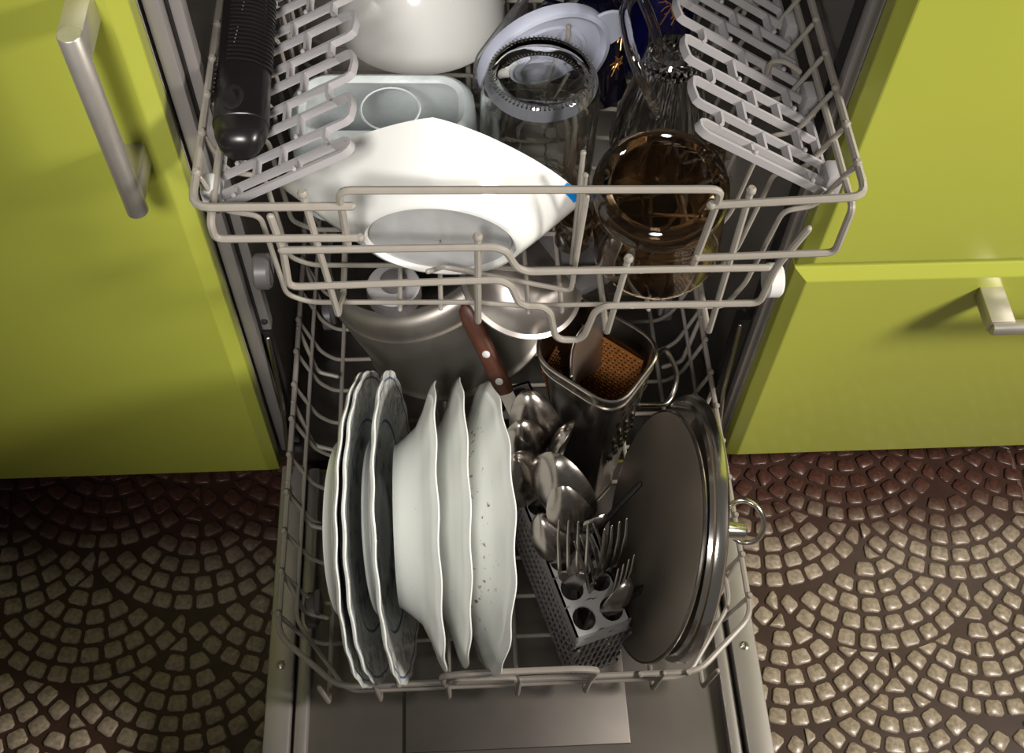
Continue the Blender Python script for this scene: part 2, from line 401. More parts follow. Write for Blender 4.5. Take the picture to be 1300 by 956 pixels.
# door, lying open
d = MB(); d.box((0, -.36, .095), (.446, .68, .012)); door = d.build('door', M['tub_dark'], dwm)
lab(MB().box((0, -.36, .086), (.446, .70, .006), .001).build('door_outer_panel', M['green'], door), 'green outer face of the lowered door')
for sx in (-1, 1):
    MB().box((sx*.2115, -.36, .110), (.023, .68, .020), .002).build('door_rail', M['frame'], door)
    MB().box((sx*.1915, -.36, .107), (.012, .68, .013), .003).build('door_ridge', M['frame'], door)
    for y in (-.222, -.45):
        MB().lathe([(.0, .0), (.004, .0), (.004, .0015), (.0025, .0022), (0.0001, .0016)], 12, mat=Matrix.Translation((sx*.2115, y, .1195))).build('screw', M['steel'], door)
MB().box((0, -.69, .11), (.446, .02, .02), .002).build('door_end_rail', M['frame'], door)
MB().box((0.02, -.42, .104), (.19, .10, .008), .004).build('detergent_dispenser', M['plastic_dark'], door)
MB().box((0, -.20, .1025), (.20, .2, .003), .001).build('door_panel_recess', M['tub_dark'], door)

# ------------------------------------------------------------------ upper dish rack
UR = thing('dish_rack', 'grey wire upper dish rack pulled out, loaded with glasses, bowls and plastic boxes', 'dish rack', (0, .1, .46))
def wire(pts, r=.0021, parent=UR, fillet=.006, n=8, ball=0, name='wire', mat=None, closed=False):
    return MB().tube(pts, r, n, closed=closed, fillet=fillet, ball=ball).build(name, mat or M['wire'], parent, fix=False)
YB = .40; YF = -.092
wire([(-.106, YF, .598), (-.2035, YF, .600), (-.2035, YB, .600), (.218, YB, .600), (.218, YF, .596), (.1195, YF, .591)], .0028, fillet=.012, ball=-.0034, name='rim_wire')
wire([(-.1125, YF+.003, .552), (-.1125, YF, .613), (.124, YF, .606), (.1185, YF+.003, .520)], .0026, fillet=.008, name='front_bar')
wire([(-.1035, YF, .567), (-.195, YF, .569), (-.195, YF, .585), (-.195, YB, .585)], .0026, fillet=.006, ball=.003, name='side_wire')
wire([(.119, YF, .537), (.2125, YF, .539), (.213, YF+.002, .583), (.213, YB, .583)], .0026, fillet=.006, ball=.003, name='side_wire')
wire([(-.155, YF, .556), (-.018, YF, .554), (-.010, YF, .550), (-.002, YF, .531), (.006, YF, .526), (.170, YF, .524)], .0026, fillet=.008, name='front_wire')
wire([(-.158, YF+.004, .585), (-.155, YF+.003, .55), (-.156, YF, .516), (-.014, YF, .518), (-.006, YF, .512), (.000, YF, .491), (.006, YF, .486), (.016, YF, .486), (.023, YF, .478), (.028, YF, .448), (.033, YF, .442), (.045, YF, .441), (.050, YF, .447), (.055, YF, .477), (.062, YF, .484), (.173, YF, .482), (.177, YF+.003, .52), (.19, YF+.004, .56)], .0026, fillet=.007, name='front_wire')
# posts that run down the front and back along the rack base
for top, bot in (((-.135, .607), (-.127, .476)), ((-.028, .561), (-.028, .462)), ((.0735, .534), (.067, .444)), ((.1435, .601), (.1435, .441))):
    wire([(top[0], YF+.003, top[1]), (bot[0], YF+.003, bot[1]), (bot[0], YF+.012, bot[1]), (bot[0], -.055, min(bot[1], .4545 if bot[0] < 0 else .4425)), (bot[0], YB-.01, min(bot[1], .4545 if bot[0] < 0 else .4425)), (bot[0], YB-.01, .59)], .0024, fillet=.004, ball=.0036, name='base_wire')
for x in (-.085, -.055, .01, .035, .10):
    wire([(x, -.07, .4465 if x > 0 else .4550), (x, YB-.01, .4465 if x > 0 else .4550)], .0018, fillet=0, name='base_wire')
for i in range(14):
    y = -.066+i*.034
    wire([(-.2015, y, .598), (-.193, y, .566), (-.170, y, .560), (-.1655, y, .472), (-.150, y, .4615), (-.03, y, .4560), (.005, y, .4500), (.07, y, .4490), (.158, y, .4415), (.169, y, .47), (.179, y, .553), (.199, y, .557), (.2155, y, .594)], .0019, fillet=.007, name='cross_wire')
wire([(-.062, -.085, .52), (-.052, -.06, .492), (.040, -.07, .4725), (.0450, -.063, .568)], .0019, fillet=.005, name='tine_wire')
for (y, zt) in ((-.047, .571), (-.0285, .573), (.022, .570), (.050, .570), (.10, .570)):
    wire([(.045, y, .452), (.045, y, zt)], .0018, fillet=0, ball=-.0023, name='tine')
for i in range(2):
    wire([(-.138, .10+i*.024, .46), (-.138, .10+i*.024, .53)], .0018, fillet=0, name='tine')
for y in (.02, .1, .2):
    for sx, x in ((1, .196),):
        wire([(x, y, .597), (x-.010*sx, y+.004, .603), (x-.018*sx, y+.010, .598), (x-.018*sx, y+.012, .57)], .002, fillet=.005, name='hook_wire')
# little balls where the cross wires are welded to the rim
for i in range(14):
    y = -.066+i*.034
    for x, z in ((-.2025, .602), (.217, .598)):
        MB().sphere((x, y, z+.001), .0031).build('weld_knob', M['wire'], UR)

def cup_shelf(side):
    if side > 0: O, I = Vector((.2085, 0, .563)), Vector((.111, 0, .626))
    else: O, I = Vector((-.1955, 0, .574)), Vector((-.1045, 0, .626))
    U = I-O; Wd = U.length; eu = U.normalized(); ev = Vector((0, 1, 0)); en = eu.cross(ev).normalized()
    if en.z < 0: en = -en
    y0 = -.062 if side > 0 else -.072
    hgt = .0056; th = .0024
    def P3(u, v): return O+eu*(u*Wd)+ev*(y0+v)
    mb = MB()
    def rib(pts):
        rr = []; n = len(pts); q = [P3(*p) for p in pts]
        for i in range(n):
            tg = (q[min(i+1, n-1)]-q[max(i-1, 0)]).normalized(); sd = tg.cross(en).normalized(); rr.append((q[i], sd, en))
        mb.ribbon(rr, th, hgt)
    per = .0390; NL = 9
    for k in range(NL):
        v0 = 0 if k == 0 else .0270+(k-1)*per; v1 = v0+(.0105 if k == 0 else .0215); vn = .0270+k*per
        # lobe: straight out along v0, round the tip, back along v1
        rib([(0, v0), (.5, v0), (.955, v0), (.985, v0+.0015), (1.0, (v0+v1)/2-.002), (1.0, (v0+v1)/2+.002), (.985, v1-.0015), (.955, v1), (.86, v1), (.83, v1+.004), (.82, v1+.008), (.82, vn-.001)])
        rib([(0, v1), (.45, v1), (.87, v1)])
        for u in (.62, .17): rib([(u, v0), (u, v1)])
        if k < NL-1:
            for u in (.50, .30): rib([(u, v1), (u, vn)])
    rib([(0, -.001), (0, vn-.015)]); rib([(.004, -.001), (.004, vn-.015)])
    sh = mb.build('cup_shelf', M['plastic'], UR, ang=50)
    for k in range(NL):
        for u in (.62, .17):
            MB().sphere(P3(u, (0 if k == 0 else .0270+(k-1)*per)+.001)+en*(hgt/2+.0012), .0019).build('shelf_stud', M['plastic'], sh)
    for k in range(5):
        c = P3(-.03, k*.075+.012)
        hb = MB(); hb.box(c+Vector((0, 0, .004)), (.012, .018, .022), .003)
        hb.build('shelf_clip', M['plastic_white'] if k == 0 and side < 0 else M['plastic'], sh)
cup_shelf(1); cup_shelf(-1)
for sx, x, z in ((1, .189, .474), (-1, -.178, .500)):
    for y in (-.066, .2):
        MB().lathe([(.0001, -.006), (.011, -.006), (.013, -.004), (.013, .004), (.011, .006), (.0001, .006)], 24, mat=Matrix.Translation((x, y, z)) @ Matrix.Rotation(PI/2, 4, 'Y')).build('roller', M['plastic_white'] if sx > 0 else M['plastic_dark'], UR)
# spray arm hub under the rack
hub = MB().lathe([(.0001, 0), (.019, 0), (.021, .002), (.021, .012), (.010, .014), (.010, .022), (.0001, .022)], 32, mat=Matrix.Translation((-.091, -.036, .424))).build('spray_arm', M['plastic_dark'], UR)
lab(MB().lathe([(.0001, 0), (.0195, 0), (.0205, .0015), (.0195, .003), (.008, .0035), (.0001, .0035)], 32, mat=Matrix.Translation((-.091, -.036, .438))).build('hub_cap', M['plastic'], hub), 'pale round cap of the spray arm')
MB().box((-.02, .12, .433), (.03, .36, .010), .004, Matrix.Rotation(.5, 3, 'Z')).build('spray_blade', M['plastic_dark'], hub)

# ------------------------------------------------------------------ lower dish rack
LR = thing('dish_rack', 'grey wire lower dish rack pulled out over the open door, loaded with plates and pans', 'dish rack', (0, 0, .133))
def lw(pts, r=.0022, fillet=.006, ball=0, name='wire', closed=False): return wire(pts, r, LR, fillet, 8, ball, name, M['wire_low'], closed)
lw([(-.202, -.222, .2), (-.202, .27, .2), (.202, .27, .2), (.202, -.222, .2), (.150, -.268, .2), (-.150, -.268, .2)], .0026, .012, name='rim_wire', closed=True)
lw([(-.192, -.20, .172), (-.192, .26, .172), (.192, .26, .172), (.192, -.20, .172), (.145, -.264, .172), (-.145, -.264, .172)], .0020, .012, name='rim_wire', closed=True)
for i in range(13):
    y = -.205+i*.038
    lw([(-.203, y, .202), (-.186, y-.004, .150), (-.172, y-.004, .133), (.172, y-.004, .133), (.186, y-.004, .150), (.203, y, .202)], .0020, .008, name='cross_wire')
    for x in (-.2025, .2025): MB().sphere((x, y, .2035), .0030).build('weld_knob', M['wire_low'], LR)
for x in (-.165, -.12, -.06, 0.0, .06, .12, .165):
    lw([(x, -.2690, .203), (x, -.262, .134), (x, .262, .134), (x, .271, .203)], .0022, .006, name='base_wire')
for x in (.10, .14, -.1): MB().sphere((x, -.2695, .2035), .0030).build('weld_knob', M['wire_low'], LR)
# side loops between the rim and the base
for i in range(5):
    y = -.165+i*.085
    for sx in (-1, 1):
        lw([(sx*.2025, y, .201), (sx*.188, y-.02, .150), (sx*.168, y-.025, .148)], .0022, .006, name='loop_wire')
# plate tines
for k, x in enumerate((-.142, 0, -.078, 0, -.022)):
    for y in (-.20, -.10):
        if k in (1, 3): continue
        lw([(x+.004, y, .134), (x+.004, y, .175)], .0018, 0, ball=-.002, name='tine')
for (ax, ay, az, bx, by, bz) in ((.075, -.154, .25, .106, -.132, .279), (.083, -.216, .214, .1085, -.2065, .240)):  # added dark wires standing for shadow and reflection streaks on the grey disc
    lab(lw([(ax-.004, ay-.004, .134), (ax, ay, az), (bx, by, bz)], .0026, .006, name='folding_tine'), 'dark folding tine'); bpy.data.objects[[o.name for o in LR.children if o.name.startswith('folding_tine')][-1]].data.materials[0] = M['rubber']
# front handle
lw([(-.062, -.269, .196), (-.064, -.273, .232), (-.044, -.274, .240), (.046, -.274, .240), (.062, -.273, .232), (.060, -.269, .198)], .0028, .008, name='handle_wire')
lw([(-.052, -.269, .200), (-.054, -.273, .222), (-.006, -.273, .222), (-.004, -.269, .200)], .0024, .006, name='handle_wire')
for sx in (-1, 1):
    for y in (-.178, .15):
        MB().lathe([(.0001, -.006), (.013, -.006), (.016, -.004), (.016, .004), (.013, .006), (.0001, .006)], 24, mat=Matrix.Translation((sx*.183, y, .1365)) @ Matrix.Rotation(PI/2, 4, 'Y')).build('wheel', M['plastic_dark'], LR)
        MB().box((sx*.176, y, .147), (.006, .022, .03), .003).build('wheel_bracket', M['plastic_dark'] if sx < 0 else M['plastic'], LR)
#@@CONTENTS

# ------------------------------------------------------------------ plates
def plate(c, n, R, deep, label, group, mat, scal=0.0, nsc=24, foot=.57, wav=.0005):
    m = frame_of(c, n)   # local z = the eating side, origin at the rim centre
    t = thing('dinner_plate' if deep < .024 else 'soup_plate', label, 'plate', mat=m, group=group)
    th = .0032
    face = [(.0001, -deep+.003), (foot*R*.9, -deep+.003), (foot*R*1.04, -deep+.0045), (foot*R*1.13, -deep*.60+.002), (foot*R*1.2, -deep*.40), (R*.80, -deep*.24), (R*.92, -deep*.08), (R*.975, -.0004), (R*.995, 0.0)]
    back = [(R, -.0010), (R*.985, -.0030), (R*.93, -deep*.10-th), (R*.80, -deep*.26-th), (foot*R*1.19, -deep*.46-th), (foot*R*1.09, -deep*.70-th*.8), (foot*R*.99, -deep-.0008), (foot*R*.98, -deep-.0026), (foot*R*.93, -deep-.0026), (foot*R*.92, -deep+.0), (.0001, -deep)]
    def mod(th_, r, z, i):
        k = max(0, (r/R-.78)/.22)
        w = abs(math.sin(nsc*th_/2))
        return r*(1-scal*k*(1-w)), z+wav*k*math.sin(nsc*th_)
    b = MB().lathe(face+back, 144, mod if scal or True else None)
    b.build('plate_body', mat, t, local=True)
    return t
pm = plate_mat('blue_patterned_porcelain', True, .130)
plate((-.1195, -.158, .270), (.994, -.05, .095), .129, .021, 'leftmost of the three blue-trimmed scalloped plates, its plain back showing', 'blue-trimmed plates in the lower rack', pm, .014, 22)
plate((-.1130, -.1555, .2695), (.994, -.04, .105), .128, .015, 'middle blue-trimmed scalloped plate, nested close against the leftmost plate', 'blue-trimmed plates in the lower rack', pm, .014, 22)
plate((-.0955, -.157, .270), (.996, -.01, .085), .129, .017, 'rightmost of the three blue-trimmed scalloped plates, beside the plain white plates', 'blue-trimmed plates in the lower rack', pm, .014, 22)
wm = plate_mat('white_porcelain_plate', False, .121); wd = plate_mat('food_flecked_porcelain', False, .121, 1.0)
plate((-.0608, -.156, .2665), (.9995, .014, .003), .1195, .034, 'deep plain white soup plate, leftmost of the three white plates, its round back bulging left', 'plain white plates in the lower rack', wm, .006, 14, wav=.0007)
plate((-.0440, -.1535, .2665), (.998, .022, -.054), .1195, .029, 'middle plain white plate of the three without blue trim', 'plain white plates in the lower rack', wm, .006, 14, wav=.0007)
plate((-.0225, -.161, .2690), (.989, .056, -.138), .1205, .030, 'rightmost plain white plate with brown food flecks, next to the cutlery basket', 'plain white plates in the lower rack', wd, .010, 14, wav=.0011)

# ------------------------------------------------------------------ upper rack contents
# white salad bowl on its side, base to the front
def salad_bowl():
    n = Vector((.097, .975, .20)).normalized()      # from the base towards the mouth
    c = Vector((-.0535, -.0590, .5150)); m = frame_of(c, n)
    t = thing('salad_bowl', 'white rounded-square bowl lying on its side behind the front bar, grey base facing out', 'bowl', mat=m)
    def rimR(th):
        ct, st = math.cos(th), math.sin(th); a = .117 if ct > 0 else .104
        b = .096 if st >= 0 else .062; pw = 1.30 if st >= 0 else 1.7
        return (abs(ct/a)**pw+abs(st/b)**pw)**(-1/pw)
    N = 96; H = .046
    def ring(k, z, off=0.0, yo=0.0):
        out = []
        for j in range(N):
            th = 2*PI*j/N; r0 = .0560*(1-.14*max(0, -math.sin(th)))
            r = r0*(1-k)+(rimR(th))*k+off
            out.append(Vector((r*math.cos(th)+.004*k, r*math.sin(th)-.006*k, z)))
        return out
    rs = [ring(0, .0055, -.048), ring(0, .0050, -.006), ring(0, .0015, -.0048), ring(0, .0, -.003), ring(.0, .0005, -.0005), ring(.06, .003), ring(.28, .012), ring(.52, .023), ring(.76, .035), ring(.93, H-.003), ring(.985, H), ring(.98, H+.0015, -.002), ring(.93, H-.002, -.004), ring(.70, .032, -.004), ring(.40, .018, -.004), ring(.1, .0095, -.004), ring(0, .0085, -.02)]
    MB().loft(rs).build('bowl_body', M['opal'], t, local=True)
    b = MB(); b.loft([ring(0, .0034, -.0062), ring(0, .0038, -.030), ring(0, .0038, -.050)], c0=False); lab(b.build('base_recess', M['opal_base'], t, local=True), 'grey wet glazed base')
    # blue patch near the right tip, standing in for something blue behind
    q = MB(); P = []
    for k in (.84, .97):
        row = []
        for i in range(7):
            th = math.radians(165+2.0*i); r = .0560*(1-k)+rimR(th)*k+.0006; row.append(Vector((r*math.cos(th)+.004*k, r*math.sin(th)-.006*k, .002+k*.0445)))
        P.append(row)
    q.loft(P, closed=False, c0=False, c1=False); lab(q.build('blue_mark', M['blue'], t, local=True), 'small bright blue printed mark')
salad_bowl()

# translucent food box, upside down
def food_box():
    m = Matrix.Translation((-.0925, .041, .4655)) @ Matrix.Rotation(-.03, 4, 'Z')
    t = thing('food_container', 'translucent rectangular plastic food box upside down behind the white bowl', 'container', mat=m)
    def rr(hx, hy, r, z):
        out = []
        for (sx, sy, a0) in ((1, 1, 0), (-1, 1, 90), (-1, -1, 180), (1, -1, 270)):
            for k in range(7):
                a = math.radians(a0+k*15); out.append(Vector((sx*(hx-r)+r*math.cos(a), sy*(hy-r)+r*math.sin(a), z)))
        return out
    rs = [rr(.0690, .037, .030, 0), rr(.0690, .037, .030, .004), rr(.0685, .0365, .029, .005), rr(.0675, .0355, .028, .07), rr(.0660, .0345, .027, .083), rr(.0610, .0295, .022, .0885), rr(.059, .0275, .020, .0890), rr(.0555, .0245, .016, .0868),
          rr(.0545, .0235, .015, .0855), rr(.0600, .0285, .020, .0825), rr(.0640, .0325, .026, .068), rr(.0655, .0335, .027, .004), rr(.0655, .0335, .027, 0)]
    MB().loft(rs).build('box_body', M['frost'], t, local=True)
    MB().lathe([(.0202, .0), (.0211, .0007), (.0220, .0), (.0211, -.0004)], 40, closed=True, mat=Matrix.Translation((.006, -.004, .0872))).build('base_ring', M['frost'], t, local=True)
food_box()

# inverted white mixing bowl at the back
bt = thing('mixing_bowl', 'large smooth white bowl upside down at the back of the upper rack', 'bowl', (-.068, .236, .466))
prof = [(.072, 0), (.0745, .001), (.0750, .004), (.0730, .02), (.068, .040), (.058, .060), (.044, .074), (.034, .079), (.033, .084), (.030, .084), (.029, .080), (.0001, .080),
        (.0001, .076), (.032, .075), (.055, .058), (.065, .038), (.071, .018), (.0725, .003)]
MB().lathe(prof, 96).build('bowl_body', M['white'], bt, local=True)

# glass jar upside down
jt = thing('glass_jar', 'clear glass jar standing upside down with knurled base ring in the upper rack', 'jar', (.0205, .038, .4555))
jp = [(.033, 0), (.0345, .001), (.0345, .016), (.036, .020), (.0415, .030), (.0430, .040), (.0430, .095), (.0425, .112), (.0400, .122), (.0365, .128), (.0345, .1295), (.0320, .1285), (.030, .1268), (.0001, .1250),
      (.0001, .1215), (.031, .1225), (.0375, .118), (.0395, .108), (.0402, .095), (.0402, .040), (.0385, .031), (.033, .021), (.0315, .016), (.0315, .001)]
MB().lathe(jp, 72).build('jar_body', M['glass'], jt, local=True)
kn = MB()
for i in range(72):
    a = 2*PI*i/72; kn.box((.0356*math.cos(a), .0356*math.sin(a), .1281), (.0032, .0013, .0014), .0004, Matrix.Rotation(a, 3, 'Z'))
o = kn.build('knurled_ring', M['glass'], jt, local=True); o['kind'] = 'stuff'
for z in (.004, .009): MB().tube([(.0348*math.cos(2*PI*i/40), .0348*math.sin(2*PI*i/40), z) for i in range(40)], .0009, 6, closed=True).build('neck_thread', M['glass'], jt, local=True)

# round translucent lid standing behind the jar
m = frame_of((.0290, .103, .5355), (.317, -.94, -.12))
lt = thing('plastic_lid', 'round bluish translucent plastic lid with a tab, standing behind the glass jar', 'lid', mat=m)
MB().lathe([(.0001, 0), (.030, 0), (.031, .002), (.034, .002), (.035, 0), (.046, 0), (.0470, .004), (.0490, .0055), (.0525, .0045), (.0540, .001), (.0538, -.004), (.0520, -.004), (.0520, .0005), (.050, .0028), (.048, -.0015), (.0001, -.0015)], 80).build('lid_disc', M['frost_lid'], lt, local=True)
tb = MB(); ta = math.radians(24)
tb.loft([[Vector((.050+r*1.25*math.cos(a), r*math.sin(a)*1.25, z)) for a in [PI*k/10-PI/2 for k in range(11)]] for r, z in ((.0150, .001), (.0160, .0025), (.0150, .004))], mat=Matrix.Rotation(ta, 4, 'Z'))
tb.build('pull_tab', M['frost_lid'], lt, local=True)

# clear plastic lid, rectangular, leaning behind the round lid
m = frame_of((.001, .175, .487), (-.87, .49, .05))
ct = thing('plastic_lid', 'clear rectangular plastic box lid leaning between the white bowl and the round lid', 'lid', mat=m)
MB().box((0, 0, 0), (.09, .040, .0022), .0008).build('lid_sheet', M['clear_plastic'], ct, local=True)
MB().tube([(-.044, -.019, .002), (.044, -.019, .002), (.044, .019, .002), (-.044, .019, .002)], .0028, 8, closed=True, fillet=.008).build('lid_edge', M['clear_plastic'], ct, local=True)

# cobalt cups with gold flowers
def gold_flower(parent, m, s, seed):
    rnd = random.Random(seed); mb = MB()
    for k in range(6):
        a = k*PI/3+rnd.uniform(-.25, .25); L = s*rnd.uniform(.7, 1.1)
        pts = [(L*.15*math.cos(a), L*.15*math.sin(a), .0), (L*.6*math.cos(a+.25), L*.6*math.sin(a+.25), .0006), (L*math.cos(a+.6), L*math.sin(a+.6), .0)]
        mb.tube(pts, .0005, 5, fillet=.002)
        mb.tube([(L*.5*math.cos(a-.2), L*.5*math.sin(a-.2), .0), (L*.85*math.cos(a-.5), L*.85*math.sin(a-.5), .0003)], .00045, 5)
    mb.tube([(0, 0, .0), (-s*.9, -s*1.3, .0)], .0005, 5)
    for v in mb.v:
        pass
    o = mb.build('gold_flower', M['gold'], parent, local=True); o.matrix_local = m; return o
def cobalt_cup(x, y, rot, label, fl, mat='cobalt'):
    m = Matrix.Translation((x, y, .4545)) @ Matrix.Rotation(rot, 4, 'Z')
    t = thing('tea_cup', label, 'cup', mat=m, group='dark cobalt cups in the upper rack')
    MB().lathe([(.0345, 0), (.0355, .001), (.0350, .004), (.0335, .03), (.030, .06), (.024, .082), (.017, .09), (.0165, .097), (.014, .097), (.0135, .092), (.0001, .091), (.0001, .088), (.021, .082), (.028, .060), (.0315, .03), (.0328, .002)], 64).build('cup_body', M[mat], t, local=True)
    MB().tube([(0, .033, .02), (0, .046, .024), (0, .052, .045), (0, .044, .064), (0, .029, .066)], .0035, 10, fillet=.01).build('cup_handle', M[mat], t, local=True)
    for (ang, z, s, sd) in fl:
        sl = .14 if z < .06 else .42; r = {True: .0345-(z-.02)*.08, False: .030-(z-.06)*.30}[z < .06]+.0008
        nrm = Vector((math.cos(ang)*math.cos(sl), math.sin(ang)*math.cos(sl), math.sin(sl)))
        gold_flower(t, frame_of(Vector((r*math.cos(ang), r*math.sin(ang), z)), nrm), s, sd)
cobalt_cup(.072, .163, .9, 'dark cobalt cup with one gold flower, upside down just right of the round translucent lid', [(math.radians(270), .068, .008, 3), (math.radians(180), .05, .005, 8), (math.radians(255), .045, .007, 5)], 'cobalt_dark')
cobalt_cup(.134, .200, .4, 'brighter blue cobalt cup with gold sprig, upside down beside the right cup shelf', [(math.radians(255), .072, .011, 5), (math.radians(265), .066, .007, 6)])

# cut crystal glass with loop handle
gt = thing('crystal_mug', 'cut crystal glass mug with a clear loop handle, upside down behind the amber mug', 'mug', (.124, .088, .4535))
def facet(th, r, z, i): return (r*(1+.035*(1 if (int(round(th/(2*PI)*48)) % 2) else -1)) if .005 < z < .09 and i < 9 else r, z)
MB().lathe([(.0375, 0), (.0390, .002), (.0385, .010), (.0355, .030), (.031, .052), (.026, .072), (.022, .088), (.0205, .100), (.018, .103), (.0001, .101), (.0001, .090), (.017, .087), (.023, .068), (.029, .045), (.0345, .018), (.0360, .001)], 48, facet).build('mug_body', M['crystal'], gt, ang=15, local=True)
MB().tube([(-.027, .034, .132), (-.043, -.002, .143), (-.042, -.038, .142), (-.034, -.052, .126), (-.022, -.046, .100), (-.014, -.030, .072), (-.012, -.022, .060)], .0042, 12, fillet=.014).build('mug_handle', M['crystal'], gt, local=True)
MB().tube([(-.027, .034, .132), (-.016, .02, .115), (-.010, .010, .099)], .0042, 12, fillet=.01).build('mug_handle_stem', M['crystal'], gt, local=True)

# amber mug
n = Vector((-.108, -.171, .979)).normalized(); c = Vector((.0995, -.037, .553))
m = frame_of(c - n*.092, n, (0, 1, 0))
at = thing('amber_mug', 'large brown amber glass mug upside down at the front right of the upper rack', 'mug', mat=m)
MB().lathe([(.0455, 0), (.0475, .0015), (.0480, .004), (.0475, .04), (.0465, .070), (.0478, .075), (.0480, .080), (.0470, .0855), (.0440, .0900), (.0395, .0920), (.0365, .0905), (.0345, .0880), (.0001, .0870),
            (.0001, .080), (.034, .080), (.041, .076), (.0425, .065), (.0435, .04), (.0440, .004)], 80).build('mug_body', M['amber'], at, local=True)
MB().tube([(.046*1.0, .0, .072), (.062, .0, .068), (.066, .0, .045), (.061, .0, .022), (.046, .0, .018)], .0045, 10, fillet=.01).build('mug_handle', M['amber'], at, local=True).rotation_euler.z = math.radians(40)
# small amber glass
st = thing('amber_glass', 'small amber glass base peeking out between the jar and the amber mug', 'glass', (.0470, -.0085, .4535))
MB().lathe([(.0130, 0), (.0138, .001), (.0142, .018), (.0145, .028), (.0130, .0310), (.0110, .0315), (.0095, .0300), (.0001, .0295), (.0001, .026), (.0115, .025), (.0122, .015), (.0120, .001)], 40).build('glass_body', M['amber'], st, local=True)

# black ribbed handle lying along the left side
kt = thing('kitchen_tool', 'kitchen tool with thick black ribbed handle, at left edge of the top rack', 'utensil', (-.177, .04, .592))
def ring_e(x, y, z, a, b, n=24): return [Vector((x+.0045+.97*a*abs(math.cos(2*PI*j/n))**.8*(1 if math.cos(2*PI*j/n) >= 0 else -1), y-.0155, z+.018+.97*b*abs(math.sin(2*PI*j/n))**.8*(1 if math.sin(2*PI*j/n) >= 0 else -1))) for j in range(n)]
rs = []
for y, a, b, dz in ((-.037, .003, .003, -.003), (-.036, .009, .007, -.002), (-.032, .0135, .0105, 0), (-.024, .0165, .0125, 0), (-.016, .0178, .013, 0), (-.0155, .0184, .0136, 0), (.02, .0182, .0136, .001), (.05, .0180, .0136, .002), (.09, .0178, .0135, .003), (.13, .0165, .0125, .004), (.16, .0150, .011, .005), (.17, .010, .008, .005)):
    rs.append(ring_e(-.1815-(y+.03)*.030, y, .588+dz, a, b))
hd = MB().loft(rs).build('handle', M['blackgrip'], kt)
for i in range(18):
    y = .034+i*.0040; x = -.1815-(y+.03)*.030
    pts = [p for p in ring_e(x, y, .5900, .0188, .0144, 32)]
    seg = [pts[j % 32]+Vector((0, -.006*(1-abs(j-4)/9), 0)) for j in range(0, 11)]
    MB().tube(seg, .0010, 6).build('grip_rib', M['blackgrip'], hd)
    if i < 8: MB().tube([pts[j]+Vector((0, -.028, 0)) for j in range(13, 17)], .0010, 6).build('grip_rib', M['blackgrip'], hd)
dm = MB()
for i in range(22):
    y = .036+i*.0035; dm.sphere((-.1770-(y+.03)*.030-.006+i*.0004, y-.0155, .6218), .0004, 6, 4)
lab(dm.build('dotted_line', M['plastic'], hd), 'fine dotted pale seam on the handle')['kind'] = 'stuff'
lab(MB().lathe([(.0040, .0), (.0062, .0006), (.0072, 0), (.0068, -.002), (.0001, -.002)], 28, mat=Matrix.Translation((-.1815, -.017, .6195)) @ Matrix.Diagonal((1, 1.55, 1, 1))).build('hanging_hole', M['rubber'], hd), 'oval hanging hole')
MB().tube([(-.1875, .150, .610), (-.191, .225, .608)], .005, 10).build('shaft', M['steel'], kt)

# ------------------------------------------------------------------ lower rack: pans
n = Vector((-.34, .002, .94)).normalized(); base = Vector((-.081, .084, .347)); 
m = frame_of(base-n*.122, n, (0, 1, 0))
pt = thing('saucepan', 'steel saucepan tipped upside down at the back of the lower rack, dark brushed base up', 'pan', mat=m)
MB().lathe([(.0985, 0), (.1000, .0005), (.1005, .003), (.0985, .005), (.0965, .008), (.0962, .06), (.0958, .095), (.0952, .098), (.0935, .098), (.0930, .101), (.0915, .114), (.0885, .1190), (.083, .1215), (.0001, .1222), (.0001, .117), (.085, .116), (.090, .108), (.0925, .09), (.0935, .006), (.0960, .001)], 96).build('pan_body', M['steel_brushed'], pt, local=True)
lab(MB().lathe([(.0001, .1225), (.0795, .1225), (.080, .1232), (.079, .1238), (.060, .1236), (.0592, .1230), (.058, .1236), (.040, .1236), (.0392, .1230), (.038, .1236), (.0001, .1236)], 80).build('pan_base', principled('dark_brushed_base', (.10, .088, .08), .4, metal=.9, noise=.3, scale=40), pt, local=True), 'dark brushed round base with concentric grooves')
MB().tube([(-.06, .082, .03), (-.07, .118, .032), (-.03, .138, .032), (0.01, .098, .03)], .004, 10, fillet=.02).build('pan_handle', M['steel'], pt, local=True)

n = Vector((.30, -.15, .94)).normalized(); m = frame_of((.010, .004, .386), n, (0, 1, 0))
nb = thing('steel_bowl', 'shiny small steel bowl upside down resting on the saucepan under the upper rack', 'bowl', mat=m)
MB().lathe([(.0520, 0), (.0535, .0006), (.0535, .0022), (.0500, .004), (.0460, .014), (.0390, .024), (.028, .031), (.020, .033), (.0001, .0335), (.0001, .0318), (.026, .030), (.037, .0225), (.044, .013), (.0480, .003), (.0505, .001)], 72).build('bowl_body', M['bowl_steel'], nb, local=True)

